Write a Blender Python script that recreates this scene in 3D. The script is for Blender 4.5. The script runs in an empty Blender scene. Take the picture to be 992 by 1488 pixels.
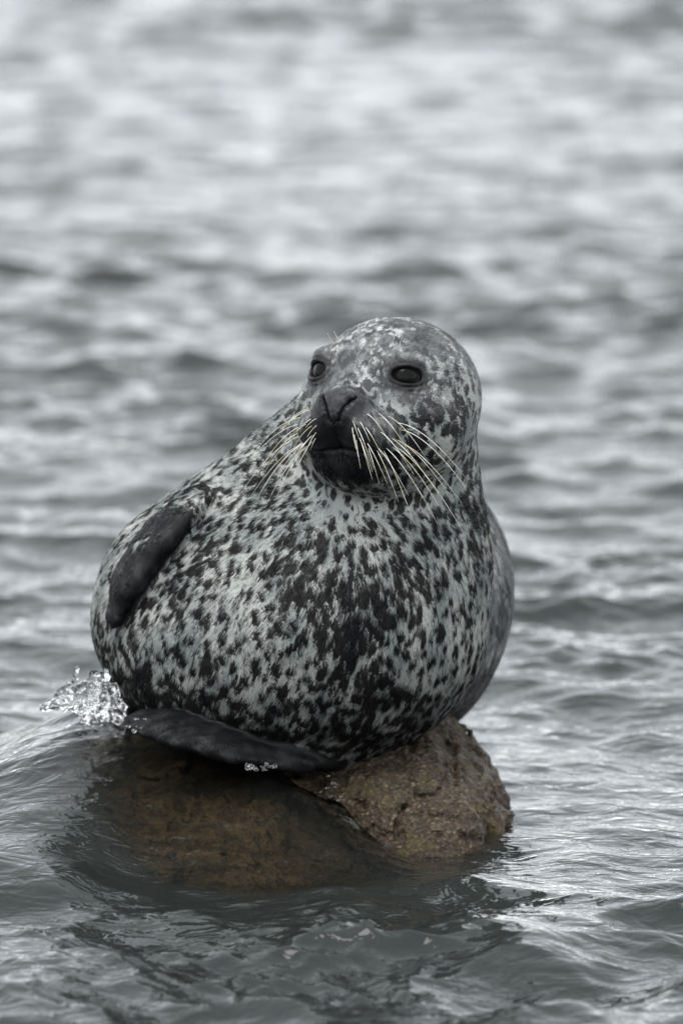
import bpy, math, random, time
import numpy as np
from mathutils import Vector, Matrix

random.seed(7)
RNG = np.random.default_rng(11)
SC = bpy.context.scene
_T0 = time.time()

def tick(msg):
    print('TICK %6.1f %s' % (time.time() - _T0, msg))

COL = SC.collection

# ------------------------------------------------------------------ camera
CAM_H, CAM_D, PITCH = 1.90, 10.0, math.radians(8.5)
F_PX, PW, PH = 11500.0, 992.0, 1488.0
cd = bpy.data.cameras.new('camera')
cam = bpy.data.objects.new('camera', cd)
COL.objects.link(cam)
cam.location = (0, -CAM_D, CAM_H)
cam.rotation_euler = (math.pi / 2 - PITCH, 0, 0)
cd.sensor_fit = 'VERTICAL'
cd.sensor_height = 36.0
cd.lens = F_PX / PH * 36.0
cd.clip_start = 0.1
cd.clip_end = 6000
cd.dof.use_dof = True
cd.dof.focus_distance = 9.82
cd.dof.aperture_fstop = cd.lens / 60.0
SC.camera = cam

# ------------------------------------------------------------------ overcast daylight
SUN_EL, SUN_AZ = math.radians(60), math.radians(-148)      # azimuth measured from +Y towards +X
w = bpy.data.worlds.new('World')
SC.world = w
w.use_nodes = True
wn, wl = w.node_tree.nodes, w.node_tree.links
wn.clear()
sky = wn.new('ShaderNodeTexSky')
sky.sky_type = 'NISHITA'
sky.sun_disc = False
sky.sun_elevation = SUN_EL
sky.sun_rotation = SUN_AZ
sky.air_density = 1.0
sky.dust_density = 1.0
sky.ozone_density = 1.0
hs = wn.new('ShaderNodeHueSaturation')
hs.inputs['Saturation'].default_value = 0.3
bg = wn.new('ShaderNodeBackground')
bg.inputs['Strength'].default_value = 0.15
wo = wn.new('ShaderNodeOutputWorld')
wl.new(sky.outputs[0], hs.inputs['Color'])
cloud = wn.new('ShaderNodeMix')                       # even high cloud veiling the blue
cloud.data_type = 'RGBA'
cloud.inputs[0].default_value = 0.65
cloud.inputs[7].default_value = (3.50, 3.70, 3.76, 1.0)
wl.new(hs.outputs[0], cloud.inputs[6])
wl.new(cloud.outputs[2], bg.inputs[0])
wl.new(bg.outputs[0], wo.inputs[0])

sd = bpy.data.lights.new('sun', 'SUN')
sd.energy = 0.6
sd.angle = math.radians(30)
sd.color = (1.0, 0.98, 0.95)
sun = bpy.data.objects.new('sun', sd)
COL.objects.link(sun)
sdir = Vector((math.sin(SUN_AZ) * math.cos(SUN_EL), math.cos(SUN_AZ) * math.cos(SUN_EL), math.sin(SUN_EL)))
sun.rotation_euler = sdir.to_track_quat('Z', 'Y').to_euler()

SC.view_settings.view_transform = 'Standard'
SC.view_settings.look = 'None'
SC.view_settings.gamma = 1.0
SC.view_settings.use_curve_mapping = False
SC.view_settings.exposure = 1.52
SC.render.engine = 'CYCLES'
SC.cycles.use_denoising = True
SC.cycles.max_bounces = 10
SC.cycles.transparent_max_bounces = 8
SC.cycles.caustics_reflective = False
SC.cycles_curves.shape = 'RIBBONS'

# ------------------------------------------------------------------ helpers
CP, SP = math.cos(PITCH), math.sin(PITCH)

def P(px, py, Y):
    """photo pixel + depth plane y=Y -> world point"""
    u, v = (px - PW / 2) / F_PX, -(py - PH / 2) / F_PX
    d = np.array([u, CP + v * SP, -SP + v * CP])
    t = (Y + CAM_D) / d[1]
    return np.array([0, -CAM_D, CAM_H]) + d * t

def L(px):
    return px * CAM_D / F_PX

def nrm(v):
    v = np.asarray(v, dtype=np.float64)
    return v / np.linalg.norm(v)

def sstep(a, b, x):
    t = np.clip((x - a) / (b - a), 0, 1)
    return t * t * (3 - 2 * t)

def _hash(ix, iy, iz, seed):
    h = (ix.astype(np.int64) * 374761393 + iy.astype(np.int64) * 668265263 + iz.astype(np.int64) * 2147483647 + seed * 1274126177) & 0xFFFFFFFF
    h = ((h ^ (h >> 13)) * 1274126177) & 0xFFFFFFFF
    h = ((h ^ (h >> 16)) * 2246822519) & 0xFFFFFFFF
    return ((h ^ (h >> 15)) & 0xFFFFFF).astype(np.float64) / float(0xFFFFFF)

def vnoise(p, seed=0):
    """value noise 3D, -1..1"""
    i = np.floor(p)
    f = p - i
    f = f * f * f * (f * (f * 6 - 15) + 10)
    i = i.astype(np.int64)
    r = 0
    for dx in (0, 1):
        wx = f[:, 0] if dx else 1 - f[:, 0]
        for dy in (0, 1):
            wy = f[:, 1] if dy else 1 - f[:, 1]
            for dz in (0, 1):
                wz = f[:, 2] if dz else 1 - f[:, 2]
                r = r + wx * wy * wz * _hash(i[:, 0] + dx, i[:, 1] + dy, i[:, 2] + dz, seed)
    return r * 2 - 1

def fbm(p, octv=4, seed=0, gain=0.5):
    r, a, s = 0, 1.0, 1.0
    for k in range(octv):
        r = r + a * vnoise(p * s + 17.3 * k, seed + k)
        a *= gain
        s *= 2.03
    return r

def smin(a, b, k):
    h = np.clip(0.5 + 0.5 * (b - a) / k, 0, 1)
    return b + (a - b) * h - k * h * (1 - h)

def smax(a, b, k):
    return -smin(-a, -b, k)

def s_ell(p, c, r, M=None):
    q = p - c
    if M is not None:
        q = q @ M.T
    r = np.asarray(r)
    k0 = np.sqrt(np.sum((q / r) ** 2, 1)) + 1e-9
    k1 = np.sqrt(np.sum((q / (r * r)) ** 2, 1)) + 1e-9
    return k0 * (k0 - 1) / k1

def s_cone(p, a, b, r1, r2):
    ab = b - a
    t = np.clip(((p - a) @ ab) / (ab @ ab), 0, 1)
    return np.linalg.norm(p - a - t[:, None] * ab, axis=1) - (r1 + t * (r2 - r1))

def s_blade(p, pts, rad, n, k):
    """flattened chain of cones; n = thin direction, k = flattening"""
    n = nrm(n)
    d = None
    for i in range(len(pts) - 1):
        a, b = pts[i], pts[i + 1]
        nn = nrm(n - nrm(b - a) * (n @ nrm(b - a)))
        q = p + ((p - a) @ nn)[:, None] * nn * (k - 1)
        e = s_cone(q, a, b, rad[i], rad[i + 1]) / (0.5 + 0.5 * k)
        d = e if d is None else smin(d, e, 0.006)
    return d

def mesh_sdf(f, lo, hi, h, levels=(16, 4), lip=1.6, newton=2, cull=None, margin=0.0):
    """sparse surface nets"""
    lo = np.asarray(lo, float)
    n = np.ceil((np.asarray(hi) - lo) / h).astype(int)
    B = levels[0]
    cull = cull or f
    g = np.stack(np.meshgrid(*[np.arange(0, n[i], B) for i in range(3)], indexing='ij'), -1).reshape(-1, 3)
    keep = np.abs(cull(lo + (g + B / 2) * h)) < B * h * 0.87 * lip + margin
    g = g[keep]
    for b in levels[1:]:
        m = B // b
        o = np.stack(np.meshgrid(*[np.arange(m) * b] * 3, indexing='ij'), -1).reshape(-1, 3)
        g = (g[:, None, :] + o[None]).reshape(-1, 3)
        keep = np.abs(f(lo + (g + b / 2) * h)) < b * h * 0.87 * lip + 0.3 * h + 0.15 * margin
        g = g[keep]
        B = b
    o = np.stack(np.meshgrid(*[np.arange(B + 1)] * 3, indexing='ij'), -1).reshape(-1, 3)
    pts = (g[:, None, :] + o[None]).reshape(-1, 3)
    V = np.empty(len(pts))
    for s in range(0, len(pts), 600000):
        V[s:s + 600000] = f(lo + pts[s:s + 600000] * h)
    V = V.reshape(-1, B + 1, B + 1, B + 1)
    cor = [(i, j, k) for i in (0, 1) for j in (0, 1) for k in (0, 1)]
    cv = np.stack([V[:, i:i + B, j:j + B, k:k + B] for (i, j, k) in cor], -1).reshape(-1, 8)
    oc = np.stack(np.meshgrid(*[np.arange(B)] * 3, indexing='ij'), -1).reshape(-1, 3)
    cc = (g[:, None, :] + oc[None]).reshape(-1, 3)
    neg = cv < 0
    act = neg.any(1) & ~neg.all(1)
    cv, cc, neg = cv[act], cc[act], neg[act]
    acc, cnt = np.zeros((len(cc), 3)), np.zeros(len(cc))
    C = np.array(cor)
    for a in range(8):
        for b in range(a + 1, 8):
            if np.abs(C[a] - C[b]).sum() == 1:
                m = neg[:, a] != neg[:, b]
                t = cv[m, a] / (cv[m, a] - cv[m, b])
                acc[m] += C[a] + t[:, None] * (C[b] - C[a])
                cnt[m] += 1
    pos = lo + (cc + acc / cnt[:, None]) * h
    N = n + 40
    key = ((cc[:, 0] + 5) * N[1] + cc[:, 1] + 5) * N[2] + cc[:, 2] + 5
    order = np.argsort(key)
    skey = key[order]
    st = [N[1] * N[2], N[2], 1]
    faces = []
    ia = {0: 4, 1: 2, 2: 1}
    for ax in range(3):
        u, v = (ax + 1) % 3, (ax + 2) % 3
        m = np.where(neg[:, 0] != neg[:, ia[ax]])[0]
        ks = [key[m], key[m] - st[u], key[m] - st[u] - st[v], key[m] - st[v]]
        ix, ok = [], np.ones(len(m), bool)
        for kk in ks:
            j = np.clip(np.searchsorted(skey, kk), 0, len(skey) - 1)
            ok &= skey[j] == kk
            ix.append(order[j])
        q = np.stack(ix, 1)
        flip = ~neg[m, 0]
        q[flip] = q[flip][:, ::-1]
        faces.append(q[ok])
    faces = np.concatenate(faces)
    e = h * 0.25
    for _ in range(newton):
        f0 = f(pos)
        gr = np.stack([f(pos + np.eye(3)[i] * e) - f0 for i in range(3)], 1) / e
        st_ = f0[:, None] * gr / (np.sum(gr * gr, 1)[:, None] + 1e-6)
        ln = np.linalg.norm(st_, axis=1, keepdims=True)
        pos = pos - st_ * np.minimum(1, h * 0.7 / (ln + 1e-9))
    return pos, faces

def mesh_obj(name, verts, faces, mat, parent=None, smooth=True):
    me = bpy.data.meshes.new(name)
    verts = np.asarray(verts, np.float32)
    faces = np.asarray(faces, np.int32)
    k = faces.shape[1]
    me.vertices.add(len(verts))
    me.vertices.foreach_set('co', verts.ravel())
    me.loops.add(faces.size)
    me.loops.foreach_set('vertex_index', faces.ravel())
    me.polygons.add(len(faces))
    me.polygons.foreach_set('loop_start', np.arange(0, faces.size, k, dtype=np.int32))
    me.polygons.foreach_set('loop_total', np.full(len(faces), k, np.int32))
    me.update(calc_edges=True)
    me.validate()
    if smooth:
        me.polygons.foreach_set('use_smooth', np.ones(len(me.polygons), bool))
    if mat:
        me.materials.append(mat)
    o = bpy.data.objects.new(name, me)
    COL.objects.link(o)
    if parent:
        o.parent = parent
        o.matrix_parent_inverse = parent.matrix_world.inverted()
    return o

def set_attr(data, name, arr, domain='POINT'):
    arr = np.asarray(arr, np.float32)
    if arr.ndim == 2:
        a = data.attributes.new(name, 'FLOAT_VECTOR', domain)
        a.data.foreach_set('vector', arr.ravel())
    else:
        a = data.attributes.new(name, 'FLOAT', domain)
        a.data.foreach_set('value', arr)

def tube(path, rad, sides=6):
    path = np.asarray(path, float)
    n = len(path)
    t = np.gradient(path, axis=0)
    t /= np.linalg.norm(t, axis=1, keepdims=True)
    ref = np.array([0.31, 0.52, 0.79])
    u = np.cross(t, ref)
    u /= np.linalg.norm(u, axis=1, keepdims=True)
    v = np.cross(t, u)
    a = np.linspace(0, 2 * math.pi, sides, endpoint=False)
    vs = path[:, None] + (np.cos(a)[None, :, None] * u[:, None] + np.sin(a)[None, :, None] * v[:, None]) * np.asarray(rad)[:, None, None]
    vs = vs.reshape(-1, 3)
    fs = []
    for i in range(n - 1):
        for j in range(sides):
            k = (j + 1) % sides
            fs.append((i * sides + j, i * sides + k, (i + 1) * sides + k, (i + 1) * sides + j))
    return vs, np.array(fs)

def sphere(c, r, n=24):
    vs, fs = [], []
    m = n // 2
    for i in range(m + 1):
        th = math.pi * (0.002 + 0.996 * i / m)
        for j in range(n):
            ph = 2 * math.pi * j / n
            vs.append((math.sin(th) * math.cos(ph), math.sin(th) * math.sin(ph), math.cos(th)))
    for i in range(m):
        for j in range(n):
            k = (j + 1) % n
            fs.append((i * n + j, (i + 1) * n + j, (i + 1) * n + k, i * n + k))
    return np.array(vs) * r + c, np.array(fs)

# node helpers
def new_mat(name):
    m = bpy.data.materials.new(name)
    m.use_nodes = True
    m.node_tree.nodes.clear()
    return m, m.node_tree

class NT:
    def __init__(s, nt):
        s.nt = nt
    def n(s, typ, **kw):
        nd = s.nt.nodes.new(typ)
        for k, v in kw.items():
            setattr(nd, k, v)
        return nd
    def l(s, a, b):
        s.nt.links.new(a, b)
    def put(s, sock, v):
        if isinstance(v, bpy.types.NodeSocket):
            s.l(v, sock)
        else:
            sock.default_value = v
    def math(s, op, a, b=0.0, c=None, clamp=False):
        nd = s.n('ShaderNodeMath', operation=op, use_clamp=clamp)
        s.put(nd.inputs[0], a); s.put(nd.inputs[1], b)
        if c is not None:
            s.put(nd.inputs[2], c)
        return nd.outputs[0]
    def vmath(s, op, a, b):
        nd = s.n('ShaderNodeVectorMath', operation=op)
        s.put(nd.inputs[0], a); s.put(nd.inputs[1], b)
        return nd.outputs[0]
    def noise(s, vec, scale, detail=2.0, rough=0.5, dist=0.0, col=False):
        nd = s.n('ShaderNodeTexNoise')
        s.put(nd.inputs['Vector'], vec)
        nd.inputs['Scale'].default_value = scale
        nd.inputs['Detail'].default_value = detail
        nd.inputs['Roughness'].default_value = rough
        nd.inputs['Distortion'].default_value = dist
        return nd.outputs['Color' if col else 'Fac']
    def smooth(s, x, a, b, lo=0.0, hi=1.0):
        nd = s.n('ShaderNodeMapRange', interpolation_type='SMOOTHSTEP')
        s.put(nd.inputs[0], x); s.put(nd.inputs[1], a); s.put(nd.inputs[2], b)
        s.put(nd.inputs[3], lo); s.put(nd.inputs[4], hi)
        return nd.outputs[0]
    def mix(s, f, a, b):
        nd = s.n('ShaderNodeMix', data_type='RGBA')
        s.put(nd.inputs[0], f); s.put(nd.inputs[6], a); s.put(nd.inputs[7], b)
        return nd.outputs[2]
    def attr(s, name, vec=False):
        nd = s.n('ShaderNodeAttribute', attribute_name=name)
        return nd.outputs['Vector' if vec else 'Fac']

def rgb(r, g, b):
    return (r, g, b, 1.0)

# ------------------------------------------------------------------ rock form
RE = [  # ellipsoids: centre, radii
    (np.array([0.068, 0.10, -0.10]), (0.170, 0.315, 0.225)),
    (np.array([-0.02, 0.22, -0.12]), (0.19, 0.34, 0.235)),
    (np.array([-0.17, 0.14, -0.11]), (0.27, 0.42, 0.215)),
    (np.array([-0.10, -0.07, -0.150]), (0.28, 0.39, 0.172)),
    (np.array([-0.05, 0.15, -0.42]), (0.48, 0.55, 0.30)),
]

def rock_base(p):
    d = None
    for c, r in RE:
        e = s_ell(p, c, r)
        d = e if d is None else smin(d, e, 0.05)
    return d

def f_rock(p):
    d = rock_base(p)
    d = d + 0.016 * vnoise(p * 7.0, 3) + 0.009 * vnoise(p * 17.0, 5)
    d = d + 0.009 * np.exp(-(vnoise(p * 8.0, 14) / 0.05) ** 2) + 0.006 * np.exp(-(vnoise(p * 17.0, 15) / 0.07) ** 2)
    d = d + 0.010 * np.abs(vnoise(p * 30.0, 8)) + 0.0075 * np.abs(vnoise(p * 68.0, 9)) + 0.0035 * vnoise(p * 130.0, 12)
    return d

rock_v, rock_f = mesh_sdf(f_rock, (-0.62, -0.62, -0.46), (0.50, 0.78, 0.16), 0.0042, newton=0, lip=1.6, cull=rock_base, margin=0.035)

tick('rock mesh')
# rock height map (1 cm) for the water that runs over it
GX0, GY0, GS, GN = -0.8, -0.7, 0.01, 170
hm = np.full((GN, GN), -0.6)
ix = np.clip(((rock_v[:, 0] - GX0) / GS).astype(int), 0, GN - 1)
iy = np.clip(((rock_v[:, 1] - GY0) / GS).astype(int), 0, GN - 1)
np.maximum.at(hm, (ix, iy), rock_v[:, 2])
for _ in range(10):
    q = np.pad(hm, 1, mode='edge')
    hm = (q[:-2, 1:-1] + q[2:, 1:-1] + q[1:-1, :-2] + q[1:-1, 2:] + 2 * hm) / 6

def rock_h(x, y):
    fx = np.clip((x - GX0) / GS - 0.5, 0, GN - 1.001)
    fy = np.clip((y - GY0) / GS - 0.5, 0, GN - 1.001)
    i, j = fx.astype(int), fy.astype(int)
    a, b = fx - i, fy - j
    return (hm[i, j] * (1 - a) * (1 - b) + hm[i + 1, j] * a * (1 - b) + hm[i, j + 1] * (1 - a) * b + hm[i + 1, j + 1] * a * b)

# ------------------------------------------------------------------ water
def wave_set():
    r = np.random.default_rng(23)
    W = []
    main = math.radians(-98)
    for k in range(200):
        lam = 0.075 * (2.6 / 0.075) ** ((k + r.random()) / 200)
        spread = 0.5 if lam > 0.35 else 0.8
        th = main + r.normal() * spread
        # slope spectrum: roughly even slope per octave, fading at both ends
        slope = 0.0225 * math.exp(-((math.log(lam / 0.24)) / 1.15) ** 2)
        if lam < 0.24:
            slope *= 1.45
        W.append((lam, th, slope * lam / (2 * math.pi) * (0.6 + 0.8 * r.random()), r.random() * 2 * math.pi))
    for k in range(70):                                   # capillary ripples
        lam = 0.028 * (0.085 / 0.028) ** ((k + r.random()) / 70)
        W.append((lam, main + r.normal() * 1.0, 0.027 * lam / (2 * math.pi) * (0.5 + r.random()), r.random() * 2 * math.pi))
    return W

WAVES = wave_set()

def water_surface(x, y, ds):
    """returns displaced x, y, z for rest positions; ds = local mesh spacing"""
    z = np.zeros_like(x); dx = np.zeros_like(x); dy = np.zeros_like(x)
    dist = np.hypot(x, y + 10)
    grp = 0.75 + 0.45 * vnoise(np.stack([x * 0.55, y * 0.4, x * 0 + 3.3], 1), 31)
    grp = grp * (1 + 0.75 * sstep(3.0, 9.0, y))              # rougher outside the shelter of the shore
    rip_mask = 0.35 + 0.95 * sstep(-0.35, 0.6, vnoise(np.stack([x * 3.1, y * 2.3, x * 0 + 7.7], 1), 33))
    xf, yf = x.astype(np.float32), y.astype(np.float32)
    grp, rip_mask = grp.astype(np.float32), rip_mask.astype(np.float32)
    for lam, th, a, ph in WAVES:
        k = 2 * math.pi / lam
        c, s = math.cos(th), math.sin(th)
        att = sstep(1.8, 3.4, (lam / ds).astype(np.float32))
        m = np.where(att > 0)[0]
        if not len(m):
            continue
        arg = np.float32(k * c) * xf[m] + np.float32(k * s) * yf[m] + np.float32(ph)
        A = np.float32(a) * att[m] * (grp[m] if lam > 0.085 else rip_mask[m])
        z[m] += A * np.cos(arg)
        q = np.float32(0.85) * A * np.sin(arg)
        dx[m] -= c * q
        dy[m] -= s * q
    # lee of the rock is a little calmer
    d0 = np.hypot((x + 0.05) / 0.7, (y - 0.1) / 0.75)
    calm = 1 - 0.15 * (1 - sstep(0.5, 1.2, d0)) + 0.95 * np.exp(-((y + 0.90) / 0.55) ** 2)
    z *= calm; dx *= calm; dy *= calm
    x2, y2 = x + dx, y + dy
    near = d0 < 3
    if near.any():
        xn, yn, zn = x2[near], y2[near], z[near]
        # swell washing over the low left side of the rock
        a, b = P(450, 1128, -0.10), P(545, 1240, -0.25)
        t = np.array([b[0] - a[0], b[1] - a[1]]); t /= np.linalg.norm(t)
        side = (xn - a[0]) * t[1] - (yn - a[1]) * t[0]            # >0 : dry side
        side = -side if ((0.3 - a[0]) * t[1] - (0.2 - a[1]) * t[0]) < 0 else side
        side = side + 0.030 * vnoise(np.stack([xn * 13, yn * 13, xn * 0], 1), 46) + 0.012 * vnoise(np.stack([xn * 40, yn * 40, xn * 0], 1), 47)
        lat = (1 - sstep(-0.07, 0.08, side)) * (1 - sstep(0.35, 1.2, -xn))
        lat = lat * (1 - sstep(0.02, 0.2, xn)) * (1 - 0.55 * sstep(0.26, 0.55, -xn))
        yr = -0.44 - 0.5 * sstep(0.20, 0.5, -xn)
        ramp = 0.150 * sstep(0, 1, (yn - yr) / (0.14 - yr)) * (1 - sstep(0.10, 0.60, yn))
        m = lat * sstep(-0.5, -0.2, yn) * (1 - sstep(0.3, 0.6, yn))
        rip = 0.0016 * vnoise(np.stack([xn * 22 + yn * 14, yn * 60 - xn * 12, xn * 0], 1), 43) \
            + 0.0030 * vnoise(np.stack([xn * 7 + yn * 5, yn * 22 - xn * 5, xn * 0], 1), 44)
        z[near] = zn * (1 - 0.72 * m) + ramp * lat + rip * m
    return x2, y2, z

def water_grid():
    ang = [0.0]
    step = 0.0009
    while ang[-1] < math.pi:
        if ang[-1] > 0.105:
            step *= 1.12
        ang.append(min(ang[-1] + min(step, 0.12), math.pi))
    ang = np.array(ang)
    th = np.concatenate([-ang[:0:-1], ang])[1:]                    # full turn, closed
    r, rr = [0.6], 1.06
    while r[-1] < 7.6:
        r.append(r[-1] * 1.05)
    while r[-1] < 12.5:
        r.append(r[-1] * 1.00075)
    g = 1.00075
    while r[-1] < 3000:
        if r[-1] > 27:
            g = min(1 + (g - 1) * 1.06, 1.12)
        else:
            g = min(1 + (g - 1) * 1.001, 1.0013)
        r.append(r[-1] * g)
    r = np.array(r)
    return th, r

th, rr = water_grid()
T, Rr = np.meshgrid(th, rr, indexing='ij')
X0, Y0 = (Rr * np.sin(T)).ravel(), (Rr * np.cos(T) - 10).ravel()
dth = np.gradient(th)
ds = np.maximum(Rr * dth[:, None], np.gradient(rr)[None, :] * 1.0).ravel()
wx, wy, wz = water_surface(X0, Y0, ds)
nt_, nr_ = len(th), len(rr)
i, j = np.meshgrid(np.arange(nt_), np.arange(nr_ - 1), indexing='ij')
i2 = (i + 1) % nt_
wf = np.stack([i * nr_ + j, i * nr_ + j + 1, i2 * nr_ + j + 1, i2 * nr_ + j], -1).reshape(-1, 4)
print('water quads', len(wf), nt_, nr_)

tick('water')
m_water, t = new_mat('sea_water')
n = NT(t)
geo = n.n('ShaderNodeNewGeometry')
pos = geo.outputs['Position']
mp = n.n('ShaderNodeMapping'); mp.inputs['Scale'].default_value = (1.0, 1.5, 1.0)
n.l(pos, mp.inputs['Vector'])
b1 = n.noise(mp.outputs[0], 16, 3, 0.55, 0.6)
b2 = n.noise(mp.outputs[0], 60, 2, 0.5, 0.3)
hsum = n.math('ADD', n.math('MULTIPLY', b1, 1.0), n.math('MULTIPLY', b2, 0.12))
bp = n.n('ShaderNodeBump')
n.l(n.smooth(n.attr('murk'), 0.05, 0.7, 0.3, 0.55), bp.inputs['Strength'])
bp.inputs['Distance'].default_value = 0.013
n.l(hsum, bp.inputs['Height'])
fr = n.n('ShaderNodeFresnel'); fr.inputs['IOR'].default_value = 1.34
n.l(bp.outputs[0], fr.inputs['Normal'])
gl = n.n('ShaderNodeBsdfGlossy'); gl.inputs['Roughness'].default_value = 0.015
gl.inputs['Color'].default_value = rgb(1, 1, 1)
n.l(bp.outputs[0], gl.inputs['Normal'])
rf = n.n('ShaderNodeBsdfTransparent')
rf.inputs['Color'].default_value = rgb(0.95, 0.95, 0.93)
df = n.n('ShaderNodeBsdfDiffuse')
df.inputs['Color'].default_value = rgb(0.019, 0.022, 0.0205)
under = n.n('ShaderNodeMixShader')
n.l(n.math('MULTIPLY', n.attr('murk'), 0.97), under.inputs[0])
n.l(rf.outputs[0], under.inputs[1]); n.l(df.outputs[0], under.inputs[2])
mx = n.n('ShaderNodeMixShader')
n.l(fr.outputs[0], mx.inputs[0]); n.l(under.outputs[0], mx.inputs[1]); n.l(gl.outputs[0], mx.inputs[2])
out = n.n('ShaderNodeOutputMaterial')
n.l(mx.outputs[0], out.inputs['Surface'])
va = n.n('ShaderNodeVolumeAbsorption')
va.inputs['Color'].default_value = rgb(0.66, 0.60, 0.48)
va.inputs['Density'].default_value = 6.0
n.l(va.outputs[0], out.inputs['Volume'])

water = mesh_obj('water', np.stack([wx, wy, wz], 1), wf[:, ::-1], m_water)
_dep = np.maximum(0, wz - np.maximum(rock_h(wx, wy), -0.45))
set_attr(water.data, 'murk', 1 - np.exp(-(_dep / 0.13) ** 1.3))          # silt in suspension: more of it in deeper water
water['kind'] = 'structure'
water['label'] = 'choppy grey sea around the rock'

# silt bed in the shallows
m_bed, t = new_mat('silt')
n = NT(t)
geo = n.n('ShaderNodeNewGeometry')
c1 = n.noise(geo.outputs['Position'], 3, 4, 0.6)
bs = n.n('ShaderNodeBsdfPrincipled')
n.l(n.mix(c1, rgb(0.10, 0.095, 0.08), rgb(0.18, 0.17, 0.145)), bs.inputs['Base Color'])
bs.inputs['Roughness'].default_value = 0.9
out = n.n('ShaderNodeOutputMaterial'); n.l(bs.outputs[0], out.inputs[0])
ba = np.linspace(0, 2 * math.pi, 49)[:-1]
br = np.array([0.01, 0.3, 0.6, 1, 1.6, 2.5, 4, 6, 9, 14, 22, 40, 80, 200, 600, 3000.0])
BT, BR = np.meshgrid(ba, br, indexing='ij')
bx, by = (BR * np.sin(BT)).ravel(), (BR * np.cos(BT)).ravel()
bz = -0.42 - 0.02 * vnoise(np.stack([bx * 1.3, by * 1.3, bx * 0], 1), 61) * (BR.ravel() < 40)
i, j = np.meshgrid(np.arange(48), np.arange(len(br) - 1), indexing='ij')
bf = np.stack([i * len(br) + j, i * len(br) + j + 1, ((i + 1) % 48) * len(br) + j + 1, ((i + 1) % 48) * len(br) + j], -1).reshape(-1, 4)
bed = mesh_obj('seabed', np.stack([bx, by, bz], 1), bf[:, ::-1], m_bed)
bed['kind'] = 'structure'
bed['label'] = 'silty sea bed under the water'

# ------------------------------------------------------------------ rock object
m_rock, t = new_mat('wet_granite')
n = NT(t)
tc = n.n('ShaderNodeNewGeometry'); pos = tc.outputs['Position']
a1 = n.noise(pos, 9, 4, 0.6)
a2 = n.noise(pos, 60, 4, 0.65)
a3 = n.noise(pos, 260, 2, 0.6)
col = n.mix(n.smooth(a1, 0.35, 0.65), rgb(0.080, 0.053, 0.028), rgb(0.185, 0.138, 0.085))
col = n.mix(n.smooth(a2, 0.40, 0.62), n.mix(0.65, col, rgb(0.025, 0.017, 0.010)), col)
col = n.mix(n.smooth(a3, 0.60, 0.72), col, rgb(0.27, 0.21, 0.135))
vo = n.n('ShaderNodeTexVoronoi'); vo.inputs['Scale'].default_value = 130
n.l(pos, vo.inputs['Vector'])
col = n.mix(n.smooth(vo.outputs['Distance'], 0.15, 0.55, 0.0, 0.75), col, rgb(0.03, 0.02, 0.012))
grain = n.smooth(n.noise(pos, 190, 5, 0.7), 0.32, 0.68, 0.30, 1.45)
gx = n.n('ShaderNodeCombineXYZ')
for k in range(3):
    n.l(grain, gx.inputs[k])
col = n.vmath('MULTIPLY', col, gx.outputs[0])
alg = n.noise(pos, 14, 3, 0.6)
col = n.mix(n.smooth(alg, 0.56, 0.70, 0.0, 0.6), col, rgb(0.07, 0.06, 0.018))
sp = n.n('ShaderNodeSeparateXYZ'); n.l(pos, sp.inputs[0])
ochre = n.mix(n.smooth(a2, 0.35, 0.65), rgb(0.032, 0.021, 0.009), rgb(0.105, 0.068, 0.029))
lowm = n.math('ADD', n.math('MULTIPLY', sp.outputs[0], 1.0), n.math('MULTIPLY', n.math('SUBTRACT', a1, 0.5), 0.25))
col = n.mix(n.smooth(lowm, -0.12, -0.03, 0.9, 0.0), col, ochre)
bs = n.n('ShaderNodeBsdfPrincipled')
n.l(col, bs.inputs['Base Color'])
n.l(n.smooth(a2, 0.3, 0.7, 0.5, 0.85), bs.inputs['Roughness'])
bs.inputs['Specular IOR Level'].default_value = 0.35
bp = n.n('ShaderNodeBump'); bp.inputs['Distance'].default_value = 0.009; bp.inputs['Strength'].default_value = 1.0
n.l(n.math('ADD', n.math('ADD', a2, n.math('MULTIPLY', a3, 0.35)), n.math('MULTIPLY', vo.outputs['Distance'], -0.4)), bp.inputs['Height'])
n.l(bp.outputs[0], bs.inputs['Normal'])
out = n.n('ShaderNodeOutputMaterial'); n.l(bs.outputs[0], out.inputs[0])
rock = mesh_obj('boulder', rock_v, rock_f, m_rock)
rock['label'] = 'rough brown boulder half awash in the sea, under the seal'
rock['category'] = 'rock'

tick('bed, rock objects')
# ------------------------------------------------------------------ seal form
YAW, HP, ROLL = math.radians(25), math.radians(12), math.radians(0)
HF = np.array([-math.sin(YAW) * math.cos(HP), -math.cos(YAW) * math.cos(HP), math.sin(HP)])
HR = nrm(np.cross(np.array([0, 0, 1.0]), HF)) * 1.0
HR = nrm(np.array([math.cos(YAW), -math.sin(YAW), 0]))
HU = nrm(np.cross(HF, HR)); HU = HU if HU[2] > 0 else -HU
HR, HU = HR * math.cos(ROLL) - HU * math.sin(ROLL), HU * math.cos(ROLL) + HR * math.sin(ROLL)
HM = np.stack([HR, HU, HF])                      # world -> head (r,u,f)
HC = P(566, 574, -0.06)

def H(r, u, f):
    return HC + HR * r + HU * u + HF * f

def Rot(ax, deg):
    return np.array(Matrix.Rotation(math.radians(deg), 3, ax))

EYE = {s: np.array([s * 0.0515, 0.019, 0.0735]) for s in (-1, 1)}
EYE_R = 0.0215
EAX = {s: nrm([s * 0.52, 0.10, 0.84]) for s in (-1, 1)}

def eye_frame(s):
    a = EAX[s]
    h = nrm(np.cross([0, 1, 0], a)) * 1.0
    v = nrm(np.cross(a, h))
    return a, h, v

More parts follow.
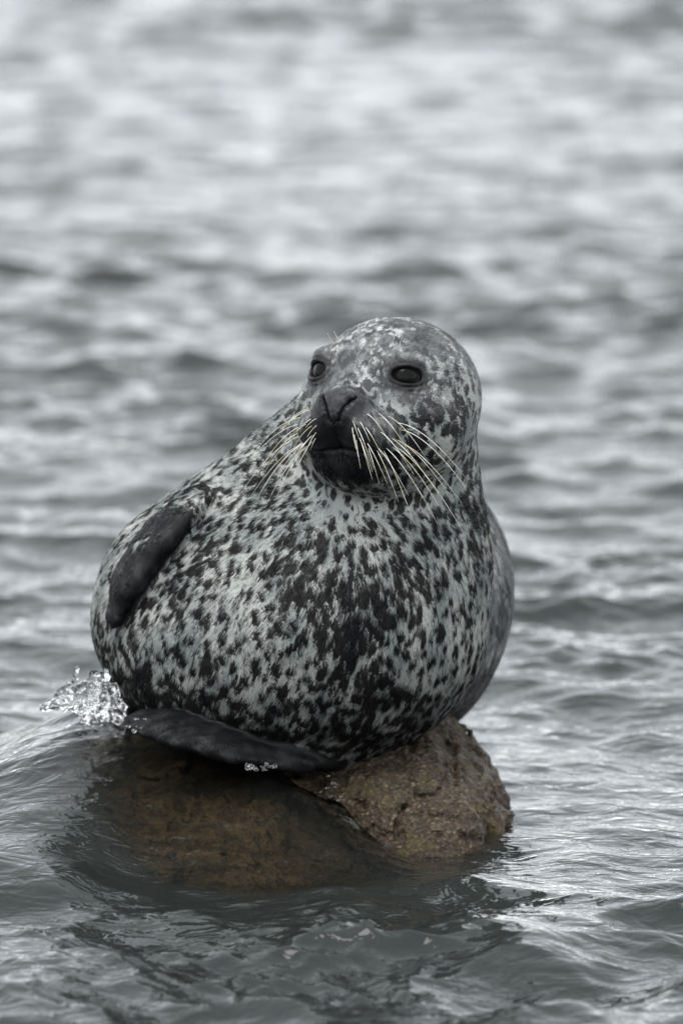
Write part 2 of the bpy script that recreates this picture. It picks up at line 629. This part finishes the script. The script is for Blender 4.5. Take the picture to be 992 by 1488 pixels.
FL1 = [P(276, 736, 0.00), P(229, 784, -0.035), P(191, 838, -0.045), P(169, 890, -0.040)]
FL1R = [0.044, 0.043, 0.037, 0.020]
FL1N = nrm([-0.80, -0.30, 0.55])
FL2 = [P(480, 1092, 0.02), P(420, 1094, -0.09), P(325, 1078, -0.135), P(255, 1059, -0.135), P(212, 1050, -0.125)]
FL2R = [0.040, 0.038, 0.038, 0.034, 0.026]
FL2N = nrm([0.08, -0.42, 0.9])

def head_local(p):
    return (p - HC) @ HM.T

def f_head(p):
    q = head_local(p)
    z = np.array([0, 0, 0.0])
    d = s_ell(q, np.array([0.006, 0.004, -0.005]), (0.105, 0.095, 0.110))
    # cheeks / jowls
    for s in (-1, 1):
        d = smin(d, s_ell(q, np.array([s * 0.052, -0.045, 0.030]), (0.058, 0.060, 0.075)), 0.035)
    # muzzle
    d = smin(d, s_cone(q, np.array([0, 0.010, 0.070]), np.array([0, -0.034, 0.130]), 0.046, 0.027), 0.035)
    d = smin(d, s_ell(q, np.array([0, -0.030, 0.139]), (0.035, 0.022, 0.020)), 0.016)
    for s in (-1, 1):
        d = smin(d, s_ell(q, np.array([s * 0.030, -0.054, 0.114]), (0.033, 0.027, 0.036)), 0.018)
    # lower jaw
    d = smin(d, s_ell(q, np.array([0, -0.084, 0.076]), (0.038, 0.024, 0.042)), 0.020)
    d = smin(d, s_ell(q, np.array([0, -0.092, 0.04]), (0.06, 0.04, 0.07)), 0.03)
    # brows and lid bulges
    for s in (-1, 1):
        c = EYE[s]
        d = smin(d, np.linalg.norm(q - c, axis=1) - 0.0250, 0.012)
        d = smin(d, s_ell(q, c + np.array([-s * 0.004, 0.022, 0.002]), (0.026, 0.010, 0.012)), 0.014)
        a, h, v = eye_frame(s)
        o = q - c
        al, hh, vv = o @ a, o @ h, o @ v
        e = np.sqrt((hh / 0.0195) ** 2 + ((vv + 0.0006) / 0.0104) ** 2)
        front = sstep(0.0, 0.012, al)
        low = 0.55 + 0.45 * sstep(0.004, -0.006, vv)
        ring = 0.0016 * np.exp(-((e - 1.22) / 0.13) ** 2) - 0.0012 * np.exp(-((e - 1.52) / 0.09) ** 2) \
            + 0.0010 * np.exp(-((e - 1.75) / 0.12) ** 2) - 0.0010 * np.exp(-((e - 2.02) / 0.10) ** 2)
        d = d - ring * front * low
        cut = np.maximum((e - 1) * 0.0104, 0.010 - al)
        d = smax(d, -cut, 0.003)
    # nostrils: two slits in a V
    face = sstep(0.118, 0.132, q[:, 2])
    for s in (-1, 1):
        a2, b2 = np.array([s * 0.0200, -0.018]), np.array([s * 0.0060, -0.044])
        ab = b2 - a2
        o = q[:, :2] - a2
        t_ = np.clip((o @ ab) / (ab @ ab), 0, 1)
        bow = np.sin(t_ * math.pi) * 0.003 * s
        dd = np.linalg.norm(o - t_[:, None] * ab - np.stack([-bow, bow * 0], 1), axis=1)
        d = d + face * 0.010 * (1 - sstep(0.0014, 0.0058, dd))
        d = d - face * 0.0008 * np.exp(-((dd - 0.007) / 0.0028) ** 2)
    # groove under the nose and the mouth line
    d = d + face * 0.004 * np.exp(-(q[:, 0] / 0.0018) ** 2) * sstep(-0.042, -0.050, q[:, 1])
    ar = np.abs(q[:, 0])
    um = -0.0765 - 0.10 * ar + 4.0 * np.maximum(0, ar - 0.03) ** 2
    gm = np.exp(-((q[:, 1] - um) / 0.0028) ** 2) * sstep(0.045, 0.075, q[:, 2]) * (1 - sstep(0.050, 0.062, ar))
    d = d + 0.0040 * gm
    # whisker pad dimples
    return d

def f_seal(p):
    out = None
    # trunk
    d = s_ell(p, P(425, 905, 0.09), (0.248, 0.27, 0.192))
    d = smin(d, s_ell(p, P(490, 850, 0.05), (0.178, 0.225, 0.195)), 0.05)
    d = smin(d, s_cone(p, P(577, 590, -0.01), P(545, 780, 0.04), 0.102, 0.142), 0.05)
    d = smin(d, s_cone(p, P(530, 655, 0.04), P(292, 868, 0.10), 0.106, 0.128), 0.05)
    # loin and hind body running away from the camera
    d = smin(d, s_ell(p, P(562, 868, 0.32), (0.167, 0.26, 0.186)), 0.035)
    d = smin(d, s_cone(p, P(480, 905, 0.40), P(430, 975, 0.85), 0.20, 0.115), 0.06)
    d = smin(d, s_cone(p, P(430, 975, 0.85), P(400, 990, 1.12), 0.115, 0.055), 0.05)
    m = p[:, 1] > 0.9
    hd = np.full(len(p), 9.0)
    for s in (-1, 1):
        t0 = P(400, 990, 1.10)
        hd = np.minimum(hd, s_blade(p, [t0, t0 + np.array([s * 0.05, 0.10, 0.0]), t0 + np.array([s * 0.10, 0.22, -0.01])],
                                    [0.04, 0.05, 0.055], (0.2 * s, 0, 1), 3.0))
    d = np.where(m, smin(d, hd, 0.02), d)
    # fore flippers
    e = s_blade(p, FL1, FL1R, FL1N, 2.1)
    d = smin(d, e, 0.010)
    e = s_blade(p, FL2, FL2R, FL2N, 2.8)
    d = smin(d, e, 0.010)
    hq = head_local(p)
    near = np.sum(hq * hq, 1) < 0.30 ** 2
    if near.any():
        dn = d[near]
        d = d.copy()
        d[near] = smin(f_head(p[near]), dn, 0.028)
        # where the trunk must not swallow the muzzle the head wins anyway
    return d

sv, sf = mesh_sdf(f_seal, (-0.42, -0.36, -0.08), (0.30, 1.42, 0.72), 0.0027, lip=1.32, newton=1)
print('seal verts', len(sv))

def vert_normals(v, f):
    n = np.zeros_like(v)
    c = np.cross(v[f[:, 2]] - v[f[:, 0]], v[f[:, 3]] - v[f[:, 1]])
    for k in range(4):
        for a in range(3):
            n[:, a] += np.bincount(f[:, k], c[:, a], len(v))
    return n / (np.linalg.norm(n, axis=1, keepdims=True) + 1e-12)

# slack of the blubber and folds round the lower chest
_off = (1 - 0.9 * (1 - sstep(0.12, 0.17, np.linalg.norm(sv - HC, axis=1))))
_fold = np.sin((sv[:, 2] + 0.18 * sv[:, 0]) * 95 + 1.4 * vnoise(sv * 6, 71)) * sstep(0.20, 0.10, sv[:, 2]) * sstep(0.10, -0.08, sv[:, 1])
_d = _off * (0.0055 * vnoise(sv * 5.5, 72) + 0.0022 * vnoise(sv * 13, 73)) + 0.002 * _fold
for _F, _R, _N, _k in ((FL1, FL1R, FL1N, 2.1), (FL2, FL2R, FL2N, 2.8)):       # long finger bones under the skin
    _ax = nrm(_F[-1] - _F[0])
    _w = (sv - _F[0]) @ nrm(np.cross(_ax, _N))
    _al = ((sv - _F[0]) @ _ax) / np.linalg.norm(_F[-1] - _F[0])
    _m = (1 - sstep(0.002, 0.008, s_blade(sv, _F, _R, _N, _k))) * sstep(0.15, 0.5, _al)
    _d = _d * (1 - 0.8 * _m) + _m * (0.0011 * np.cos(_w * 2 * math.pi / 0.019 + _al * 2.0 + 1.2 * vnoise(sv * 25, 76)) + 0.0012 * vnoise(sv * 60, 75))
sv = sv + vert_normals(sv, sf) * _d[:, None]

tick('seal mesh')
seal = bpy.data.objects.new('harbour_seal', None)
COL.objects.link(seal)
seal.location = (0, 0, 0.07)
seal['label'] = 'spotted black and silver grey seal perched on the brown boulder'
seal['category'] = 'seal'
bpy.context.view_layer.update()

def coat_masks(p):
    """pigment regions of the coat, wet fur, and shade painted on the underside"""
    q = head_local(p)
    r, u, f = q.T
    hd = np.sqrt(np.sum(q * q, 1))
    onhead = 1 - sstep(0.13, 0.19, hd)
    wob = vnoise(p * 38, 81)
    wob2 = vnoise(p * 90, 82)
    dark = np.zeros(len(p)); skin = np.zeros(len(p)); grey = np.zeros(len(p)); short = np.zeros(len(p))
    # mouth and chin black
    dm = np.sqrt((r / 0.062) ** 2 + ((u + 0.083) / 0.036) ** 2 + ((f - 0.10) / 0.065) ** 2) + 0.14 * wob
    dm = dm + 0.10 * wob2
    dark = np.maximum(dark, 1 - sstep(0.85, 1.08, dm))
    dq = np.sqrt((r / 0.052) ** 2 + ((u + 0.064) / 0.026) ** 2) + 0.22 * wob + 0.12 * wob2
    dark = np.maximum(dark, (1 - sstep(0.85, 1.15, dq)) * sstep(0.09, 0.11, f))
    # nose leather and muzzle
    dn = np.sqrt((r / 0.038) ** 2 + ((u + 0.026) / 0.022) ** 2) + 0.10 * wob
    nose = (1 - sstep(0.75, 1.2, dn)) * sstep(0.108, 0.125, f)
    skin = np.maximum(skin, nose)
    dp = np.sqrt((r / 0.062) ** 2 + ((u + 0.050) / 0.034) ** 2) + 0.16 * wob
    pads = (1 - sstep(0.75, 1.15, dp)) * sstep(0.085, 0.11, f)
    grey = np.maximum(grey, pads)
    dark = np.maximum(dark, 0.45 * pads)
    short = np.maximum(short, np.maximum(pads, nose))
    for s in (-1, 1):
        a2, b2 = np.array([s * 0.0200, -0.018]), np.array([s * 0.0060, -0.044])
        ab = b2 - a2
        o = q[:, :2] - a2
        t_ = np.clip((o @ ab) / (ab @ ab), 0, 1)
        dd = np.linalg.norm(o - t_[:, None] * ab, axis=1)
        slit = (1 - sstep(0.0036, 0.0062, dd)) * sstep(0.11, 0.125, f)
        dark = np.maximum(dark, slit); skin = skin * (1 - slit); short = np.maximum(short, slit)
    # dark rings round the eyes
    for s in (-1, 1):
        a, h, v = eye_frame(s)
        o = q - EYE[s]
        al, hh, vv = o @ a, o @ h, o @ v
        e = np.sqrt((hh / 0.0195) ** 2 + (vv / 0.0145) ** 2)
        fr = sstep(-0.02, 0.0, al)
        ring = (1 - sstep(1.45, 2.25, e + 0.15 * wob)) * fr
        skin = np.maximum(skin, 0.6 * (1 - sstep(1.25, 1.6, e)) * fr)
        dark = np.maximum(dark, 0.62 * ring)
        dark = np.maximum(dark, 0.93 * (1 - sstep(1.15, 1.5, e + 0.08 * wob)) * fr)
        short = np.maximum(short, ring)
    # ear openings
    for s in (-1, 1):
        de = np.linalg.norm(q - np.array([s * 0.092, 0.016, 0.012]), axis=1) / 0.015
        dark = np.maximum(dark, 0.95 * (1 - sstep(0.5, 1.0, de + 0.2 * wob)))
    # darker crown and back
    crown = sstep(0.00, 0.07, u - 0.25 * f + 0.012 * wob) * onhead
    facegrey = onhead * sstep(0.02, 0.07, f) * sstep(-0.035, 0.0, u)
    grey = np.maximum(grey, 0.92 * crown)
    grey = np.maximum(grey, 0.72 * facegrey)
    back = sstep(0.10, 0.22, p[:, 1] + 0.35 * np.maximum(0, p[:, 0] - 0.14) + 0.02 * wob) * (1 - onhead)
    rightside = sstep(0.165, 0.20, p[:, 0] + 0.008 * wob) * sstep(0.0, 0.1, p[:, 1])
    grey = np.maximum(grey, np.maximum(back, rightside))
    # flippers dark
    e1 = s_blade(p, FL1[1:], FL1R[1:], FL1N, 2.1)
    e2 = s_blade(p, FL2, FL2R, FL2N, 2.8)
    fl = np.maximum(1 - sstep(0.003, 0.009, e1 + 0.003 * wob), (1 - sstep(0.005, 0.010, e2 + 0.002 * wob)))
    dark = np.maximum(dark, fl * (1 - 0.05 * sstep(0.25, 0.7, wob2 + 0.5 * wob) * (e1 < e2)))
    wet_shade = 1 - sstep(0.001, 0.006, e2)
    short = np.maximum(short, 0.75 * fl)
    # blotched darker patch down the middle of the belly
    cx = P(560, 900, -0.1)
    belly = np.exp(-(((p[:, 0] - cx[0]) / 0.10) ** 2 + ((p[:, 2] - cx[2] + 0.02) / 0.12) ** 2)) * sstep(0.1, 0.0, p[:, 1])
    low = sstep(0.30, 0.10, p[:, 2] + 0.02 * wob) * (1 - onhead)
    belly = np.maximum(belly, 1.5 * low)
    wet_shade = np.maximum(wet_shade, sstep(0.24, 0.11, p[:, 2] + 0.03 * wob) * (1 - onhead))  # wet fur low down, with the shade beneath the body painted in
    return dict(dark=dark, skin=skin, grey=grey, short=short, belly=belly, head=onhead, wet_shade=wet_shade)

def coat_nodes(n, is_mesh):
    v = n.attr('coat', True)
    dark, skin, grey, belly, head, wet_shade = [n.attr(k) for k in ('dark', 'skin', 'grey', 'belly', 'head', 'wet_shade')]
    warp = n.noise(v, 75, 2, 0.5, col=True)
    wv = n.vmath('ADD', v, n.vmath('MULTIPLY', n.vmath('SUBTRACT', warp, (0.5, 0.5, 0.5)), (0.014, 0.014, 0.014)))
    low = n.noise(v, 9, 2, 0.5)
    vo = n.n('ShaderNodeTexVoronoi'); vo.inputs['Scale'].default_value = 82
    n.l(wv, vo.inputs['Vector'])
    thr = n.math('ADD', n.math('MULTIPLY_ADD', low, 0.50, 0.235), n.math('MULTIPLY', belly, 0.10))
    s1 = n.smooth(n.math('SUBTRACT', vo.outputs['Distance'], thr), -0.10, 0.08, 1.0, 0.0)
    nz = n.noise(wv, 88, 3, 0.6)
    s2 = n.smooth(n.math('ADD', nz, n.math('MULTIPLY', n.math('SUBTRACT', low, 0.5), 0.5)), 0.535, 0.60)
    vo2 = n.n('ShaderNodeTexVoronoi'); vo2.inputs['Scale'].default_value = 150
    n.l(wv, vo2.inputs['Vector'])
    s3 = n.smooth(vo2.outputs['Distance'], 0.22, 0.34, 0.75, 0.0)
    spots = n.math('MAXIMUM', s1, n.math('MAXIMUM', s2, s3))
    tone = n.noise(v, 22, 3, 0.6)
    pale = n.mix(n.smooth(tone, 0.3, 0.7), rgb(0.185, 0.205, 0.20), rgb(0.41, 0.415, 0.39))
    ink = n.mix(n.smooth(tone, 0.3, 0.7), rgb(0.004, 0.004, 0.005), rgb(0.015, 0.014, 0.013))
    col = n.mix(spots, pale, ink)
    # grey parts: slate ground with pale flecks and dark clouds
    g1 = n.noise(wv, 40, 3, 0.6)
    g2 = n.noise(wv, 110, 3, 0.65)
    gb = n.mix(n.smooth(g1, 0.35, 0.65), rgb(0.060, 0.061, 0.064), rgb(0.20, 0.202, 0.206))
    gb = n.mix(n.math('MULTIPLY', head, 0.55), gb, rgb(0.03, 0.03, 0.032))
    fleck = n.math('MULTIPLY', n.smooth(g2, 0.48, 0.60), n.smooth(n.noise(v, 26, 2), 0.40, 0.58))
    gb = n.mix(fleck, gb, rgb(0.46, 0.46, 0.45))
    col = n.mix(grey, col, gb)
    dk = n.mix(n.smooth(n.noise(v, 60, 3), 0.4, 0.75), rgb(0.004, 0.004, 0.005), rgb(0.020, 0.020, 0.021))
    sk = n.mix(n.smooth(n.noise(v, 200, 3), 0.3, 0.7), rgb(0.014, 0.014, 0.016), rgb(0.040, 0.040, 0.043))
    col = n.mix(skin, col, sk)
    col = n.mix(dark, col, dk)
    col = n.mix(n.math('MULTIPLY', wet_shade, 0.55), col, n.mix(0.85, col, rgb(0.006, 0.006, 0.006)))  # wetness and painted underside shade pull the coat towards black
    return col, skin, v

m_skin, t = new_mat('seal_coat')
n = NT(t)
col, skin, v = coat_nodes(n, True)
bs = n.n('ShaderNodeBsdfPrincipled')
n.l(col, bs.inputs['Base Color'])
n.l(n.smooth(skin, 0, 1, 0.5, 0.36), bs.inputs['Roughness'])
bs.inputs['Specular IOR Level'].default_value = 0.22
bp = n.n('ShaderNodeBump'); bp.inputs['Distance'].default_value = 0.0012; bp.inputs['Strength'].default_value = 0.5
n.l(n.noise(v, 420, 3, 0.6), bp.inputs['Height']); n.l(bp.outputs[0], bs.inputs['Normal'])
out = n.n('ShaderNodeOutputMaterial'); n.l(bs.outputs[0], out.inputs[0])

m_fur, t = new_mat('seal_fur')
n = NT(t)
col, skin, v = coat_nodes(n, False)
hi = n.n('ShaderNodeHairInfo')
vary = n.smooth(hi.outputs['Random'], 0, 1, 0.72, 1.25)
colv = n.vmath('MULTIPLY', col, n.n('ShaderNodeCombineXYZ').outputs[0])
cx_ = colv.node.inputs[1].links[0].from_node
for k in range(3):
    n.l(vary, cx_.inputs[k])
bs = n.n('ShaderNodeBsdfPrincipled')
n.l(colv, bs.inputs['Base Color'])
bs.inputs['Roughness'].default_value = 0.45
bs.inputs['Specular IOR Level'].default_value = 0.045
out = n.n('ShaderNodeOutputMaterial'); n.l(bs.outputs[0], out.inputs[0])

body = mesh_obj('body', sv, sf, m_skin, seal)
STRETCH = np.array([1.0, 0.85, 0.68])

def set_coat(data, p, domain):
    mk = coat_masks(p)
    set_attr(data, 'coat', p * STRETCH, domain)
    for k in ('dark', 'skin', 'grey', 'belly', 'head', 'wet_shade'):
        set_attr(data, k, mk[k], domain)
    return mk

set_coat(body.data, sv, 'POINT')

tick('seal attr')
# short lying fur
def build_fur(N):
    q = sf
    tri = np.concatenate([q[:, [0, 1, 2]], q[:, [0, 2, 3]]])
    a, b, c = sv[tri[:, 0]], sv[tri[:, 1]], sv[tri[:, 2]]
    nn = np.cross(b - a, c - a)
    ar = np.linalg.norm(nn, axis=1)
    pick = RNG.choice(len(tri), N, p=ar / ar.sum())
    u, v_ = RNG.random(N), RNG.random(N)
    fl = u + v_ > 1
    u[fl], v_[fl] = 1 - u[fl], 1 - v_[fl]
    root = a[pick] + u[:, None] * (b[pick] - a[pick]) + v_[:, None] * (c[pick] - a[pick])
    vn = np.empty(len(sv) * 3, np.float32)
    body.data.vertex_normals.foreach_get('vector', vn)
    vn = vn.reshape(-1, 3).astype(float)
    ti = tri[pick]
    nor = vn[ti[:, 0]] * (1 - u - v_)[:, None] + vn[ti[:, 1]] * u[:, None] + vn[ti[:, 2]] * v_[:, None]
    nor /= np.linalg.norm(nor, axis=1, keepdims=True) + 1e-9
    mk = coat_masks(root)
    keep = (mk['skin'] < 0.45) & (root[:, 2] > 0.0)
    for s in (-1, 1):                                     # no fur over the eye openings
        keep &= np.linalg.norm(head_local(root) - EYE[s] - EAX[s] * 0.018, axis=1) > 0.019
    root, nor = root[keep], nor[keep]
    mk = {k: x[keep] for k, x in mk.items()}
    N = len(root)
    nose = H(0, -0.015, 0.16)
    flow = root - nose
    flow /= np.linalg.norm(flow, axis=1, keepdims=True)
    dist = np.linalg.norm(root - HC, axis=1)
    wgt = sstep(0.14, 0.34, dist)[:, None]
    flow = flow * (1 - wgt) + wgt * np.array([-0.28, 0.35, -0.90])
    flow += 0.22 * np.stack([vnoise(root * 30, 91 + k) for k in range(3)], 1)
    flow += 0.13 * RNG.normal(size=(N, 3))
    flow -= nor * np.sum(flow * nor, 1)[:, None]
    flow /= np.linalg.norm(flow, axis=1, keepdims=True) + 1e-9
    ln = 0.0075 * (0.6 + 0.7 * RNG.random(N)) * (1 - 0.62 * mk['short']) * (1 - 0.35 * mk['head'])
    lift = 0.10 + 0.08 * RNG.random(N)
    pts = np.empty((N, 4, 3))
    for k, tt in enumerate((0, 0.33, 0.67, 1.0)):
        pts[:, k] = root + flow * (ln * tt)[:, None] + nor * (ln * lift * tt * (1 - 0.45 * tt) - 0.0003)[:, None]
    rad = np.array([0.00040, 0.00038, 0.00028, 0.00007])
    return root, pts, rad

N_FUR = 520000
root, pts, rad = build_fur(N_FUR)
N = len(root)
cu = bpy.data.hair_curves.new('fur')
cu.add_curves([4] * N)
cu.attributes['position'].data.foreach_set('vector', pts.astype(np.float32).ravel())
ra = cu.attributes.get('radius') or cu.attributes.new('radius', 'FLOAT', 'POINT')
ra.data.foreach_set('value', np.tile(rad, N).astype(np.float32))
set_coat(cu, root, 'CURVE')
cu.materials.append(m_fur)
fur = bpy.data.objects.new('fur', cu)
COL.objects.link(fur)
fur.parent = seal
fur.matrix_parent_inverse = seal.matrix_world.inverted()
fur['kind'] = 'stuff'
print('fur', N)

tick('fur')
# eyes
m_eye, t = new_mat('wet_eye')
n = NT(t)
tc = n.n('ShaderNodeTexCoord')
bs = n.n('ShaderNodeBsdfPrincipled')
sx = n.n('ShaderNodeSeparateXYZ')
n.l(n.attr('axis', True), sx.inputs[0])
c0 = n.mix(n.smooth(sx.outputs[0], 0.60, 0.72), n.mix(n.smooth(sx.outputs[0], 0.86, 0.93), rgb(0.030, 0.024, 0.020), rgb(0.002, 0.002, 0.002)), rgb(0.002, 0.002, 0.002))
c0 = n.mix(n.smooth(sx.outputs[0], 0.60, 0.74), rgb(0.05, 0.047, 0.046), n.mix(n.smooth(sx.outputs[0], 0.76, 0.94), rgb(0.014, 0.012, 0.011), rgb(0.003, 0.003, 0.003)))
n.l(c0, bs.inputs['Base Color'])
bs.inputs['Roughness'].default_value = 0.06
bs.inputs['Specular IOR Level'].default_value = 0.12
out = n.n('ShaderNodeOutputMaterial'); n.l(bs.outputs[0], out.inputs[0])
for s in (-1, 1):
    c = H(*EYE[s])
    ev, ef = sphere(c, EYE_R, 40)
    eye = mesh_obj('eye', ev, ef[:, ::-1] if False else ef, m_eye, seal)
    gaze = nrm(EAX[s] * 0.8 + np.array([0.30, 0.0, 0.75]) * 0.5)
    wa = HR * gaze[0] + HU * gaze[1] + HF * gaze[2]
    set_attr(eye.data, 'axis', np.stack([((ev - c) / EYE_R) @ wa] * 3, 1), 'POINT')

# whiskers
m_wh, t = new_mat('whisker')
n = NT(t)
bs = n.n('ShaderNodeBsdfPrincipled')
tc = n.n('ShaderNodeNewGeometry')
n.l(n.mix(n.smooth(n.noise(tc.outputs['Position'], 60, 1), 0.35, 0.65), rgb(0.55, 0.49, 0.32), rgb(0.82, 0.81, 0.76)), bs.inputs['Base Color'])
bs.inputs['Roughness'].default_value = 0.35
out = n.n('ShaderNodeOutputMaterial'); n.l(bs.outputs[0], out.inputs[0])

def snap(p):
    p = np.array([p])
    for _ in range(5):
        f0 = f_seal(p)
        g = np.stack([f_seal(p + np.eye(3)[i] * 1e-3) - f0 for i in range(3)], 1) / 1e-3
        p = p - f0[:, None] * g / (np.sum(g * g, 1)[:, None] + 1e-6)
    return p[0]

rw = random.Random(5)
for s in (-1, 1):
    for row in range(4):
        for k in range(7 if row < 3 else 5):
            r0 = 0.020 + 0.0055 * k + 0.002 * row
            u0 = -0.042 - 0.0080 * row - 0.0015 * k
            root_ = snap(H(s * r0, u0, 0.150 - 0.008 * k))
            ln = ((0.028 + 0.0105 * k) * rw.uniform(0.75, 1.2) + 0.006 * (row in (1, 2))) * (0.8 if s < 0 else 1.0)
            out_ = 0.35 + 0.13 * k + rw.uniform(-0.1, 0.1)
            d0 = nrm(HR * s * out_ + HU * (-0.12 - 0.18 * row + rw.uniform(-0.1, 0.1)) + HF * (0.62 - 0.06 * k))
            bend = HU * (-0.85 + rw.uniform(-0.15, 0.15)) + HF * -0.45 + HR * s * 0.12
            tt = np.linspace(0, 1, 12)[:, None]
            path = root_ - d0 * 0.002 + d0 * ln * tt + bend * ln * 0.75 * tt ** 2
            radw = 0.00052 * (1 - 0.80 * tt[:, 0] ** 1.3)
            vs, fs = tube(path, radw, 5)
            mesh_obj('whisker', vs, fs, m_wh, seal)
# two brow bristles
for s in (-1, 1):
    for k in range(2):
        root_ = snap(H(s * (0.036 + 0.010 * k), 0.056, 0.085))
        d0 = nrm(HR * s * 0.3 + HU * 0.8 + HF * 0.5)
        tt = np.linspace(0, 1, 8)[:, None]
        path = root_ + d0 * 0.024 * tt + (HU * -0.5 - HF * 0.5) * 0.010 * tt ** 2
        vs, fs = tube(path, 0.00040 * (1 - 0.7 * tt[:, 0]), 5)
        mesh_obj('brow_bristle', vs, fs, m_wh, seal)

# claws along the raised flipper
m_claw, t = new_mat('claw')
n = NT(t)
bs = n.n('ShaderNodeBsdfPrincipled')
bs.inputs['Base Color'].default_value = rgb(0.02, 0.018, 0.016)
bs.inputs['Roughness'].default_value = 0.3
out = n.n('ShaderNodeOutputMaterial'); n.l(bs.outputs[0], out.inputs[0])
for (px, py) in ((168, 850), (163, 868), (160, 886), (163, 902)):
    a = snap(P(px, py, -0.045))
    tt = np.linspace(0, 1, 7)[:, None]
    path = a + np.array([-0.004, -0.004, -0.013]) * tt + np.array([0.004, 0, -0.004]) * tt ** 2 + np.array([0.003, 0.001, 0.003])
    vs, fs = tube(path, 0.0030 * (1 - 0.9 * tt[:, 0]), 7)
    mesh_obj('claw', vs, fs, m_claw, seal)

tick('whiskers')
# ------------------------------------------------------------------ splash against the flank
m_spl, t = new_mat('clear_water')
n = NT(t)
bs = n.n('ShaderNodeBsdfPrincipled')
bs.inputs['Base Color'].default_value = rgb(1, 1, 1)
bs.inputs['Transmission Weight'].default_value = 1.0
bs.inputs['IOR'].default_value = 1.33
bs.inputs['Roughness'].default_value = 0.02
out = n.n('ShaderNodeOutputMaterial'); n.l(bs.outputs[0], out.inputs[0])

rs = np.random.default_rng(77)
JETS = []
base = P(170, 1040, 0.02)
for k in range(60):
    st = P(rs.uniform(110, 185), rs.uniform(1020, 1052), rs.uniform(-0.03, 0.07))
    tx, ty = rs.uniform(60, 168), 0
    hgt = 965 + (165 - tx) * 0.62
    en = P(tx, rs.uniform(hgt, 1030), rs.uniform(-0.05, 0.08))
    m_ = (st + en) / 2 + np.array([rs.normal() * 0.004, 0, 0.012 + rs.random() * 0.012])
    JETS.append((st, m_, en, rs.uniform(0.0014, 0.0034), rs.uniform(0.0008, 0.0022)))
DROPS = []
for k in range(60):
    tx = rs.uniform(55, 180)
    hgt = 962 + (165 - tx) * 0.55
    DROPS.append((P(tx, rs.uniform(hgt, 1035), rs.uniform(-0.06, 0.09)), rs.uniform(0.0006, 0.0022)))
for k in range(14):
    DROPS.append((P(112 + rs.normal() * 3, 970 + k * 2.0, 0.02), rs.uniform(0.0015, 0.0030)))

def f_splash(p):
    d = np.full(len(p), 1.0)
    for a, m_, b, r1, r2 in JETS:
        d = smin(d, s_cone(p, a, m_, r1 * 1.4, r1), 0.006)
        d = smin(d, s_cone(p, m_, b, r1, r2), 0.009)
        d = smin(d, np.linalg.norm(p - b, axis=1) - r2 * 1.5, 0.004)
    for c, r in DROPS:
        d = smin(d, np.linalg.norm(p - c, axis=1) - r, 0.002)
    d = d + 0.0014 * vnoise(p * 170, 95)
    return d

pv, pf = mesh_sdf(f_splash, P(40, 1060, -0.1) - 0.02, P(215, 940, 0.12) + 0.02, 0.0018, levels=(16, 4), lip=1.6, newton=0)
splash = mesh_obj('water_splash', pv, pf, m_spl)
splash['kind'] = 'stuff'
splash['label'] = 'clear splash of water thrown up beside the seal'
splash['category'] = 'splash'

# beads of water where the flipper meets the wash
BEADS = []
for (cx0, cy0, sx, sy, num, Yd) in ((378, 1114, 16, 4, 22, -0.185), (205, 1052, 10, 6, 8, -0.17), (485, 1150, 8, 8, 9, -0.16)):
    for k in range(num):
        BEADS.append((P(cx0 + rs.normal() * sx, cy0 + rs.normal() * sy, Yd + rs.normal() * 0.008), rs.uniform(0.0008, 0.0026)))

qv, qf = [], []
for c, r in BEADS:
    v0, f0 = sphere(c, r, 10)
    v0 = c + (v0 - c) * np.array([1.2, 1.0, 0.9]) + (v0 - c) * 0.25 * vnoise(v0 * 260, 96)[:, None]
    qf.append(f0 + sum(len(q) for q in qv)); qv.append(v0)
qv, qf = np.concatenate(qv), np.concatenate(qf)
beads = mesh_obj('water_drops', qv, qf, m_spl)
beads['kind'] = 'stuff'
beads['label'] = 'glinting drops of water under the lower flipper'
tick('splash')
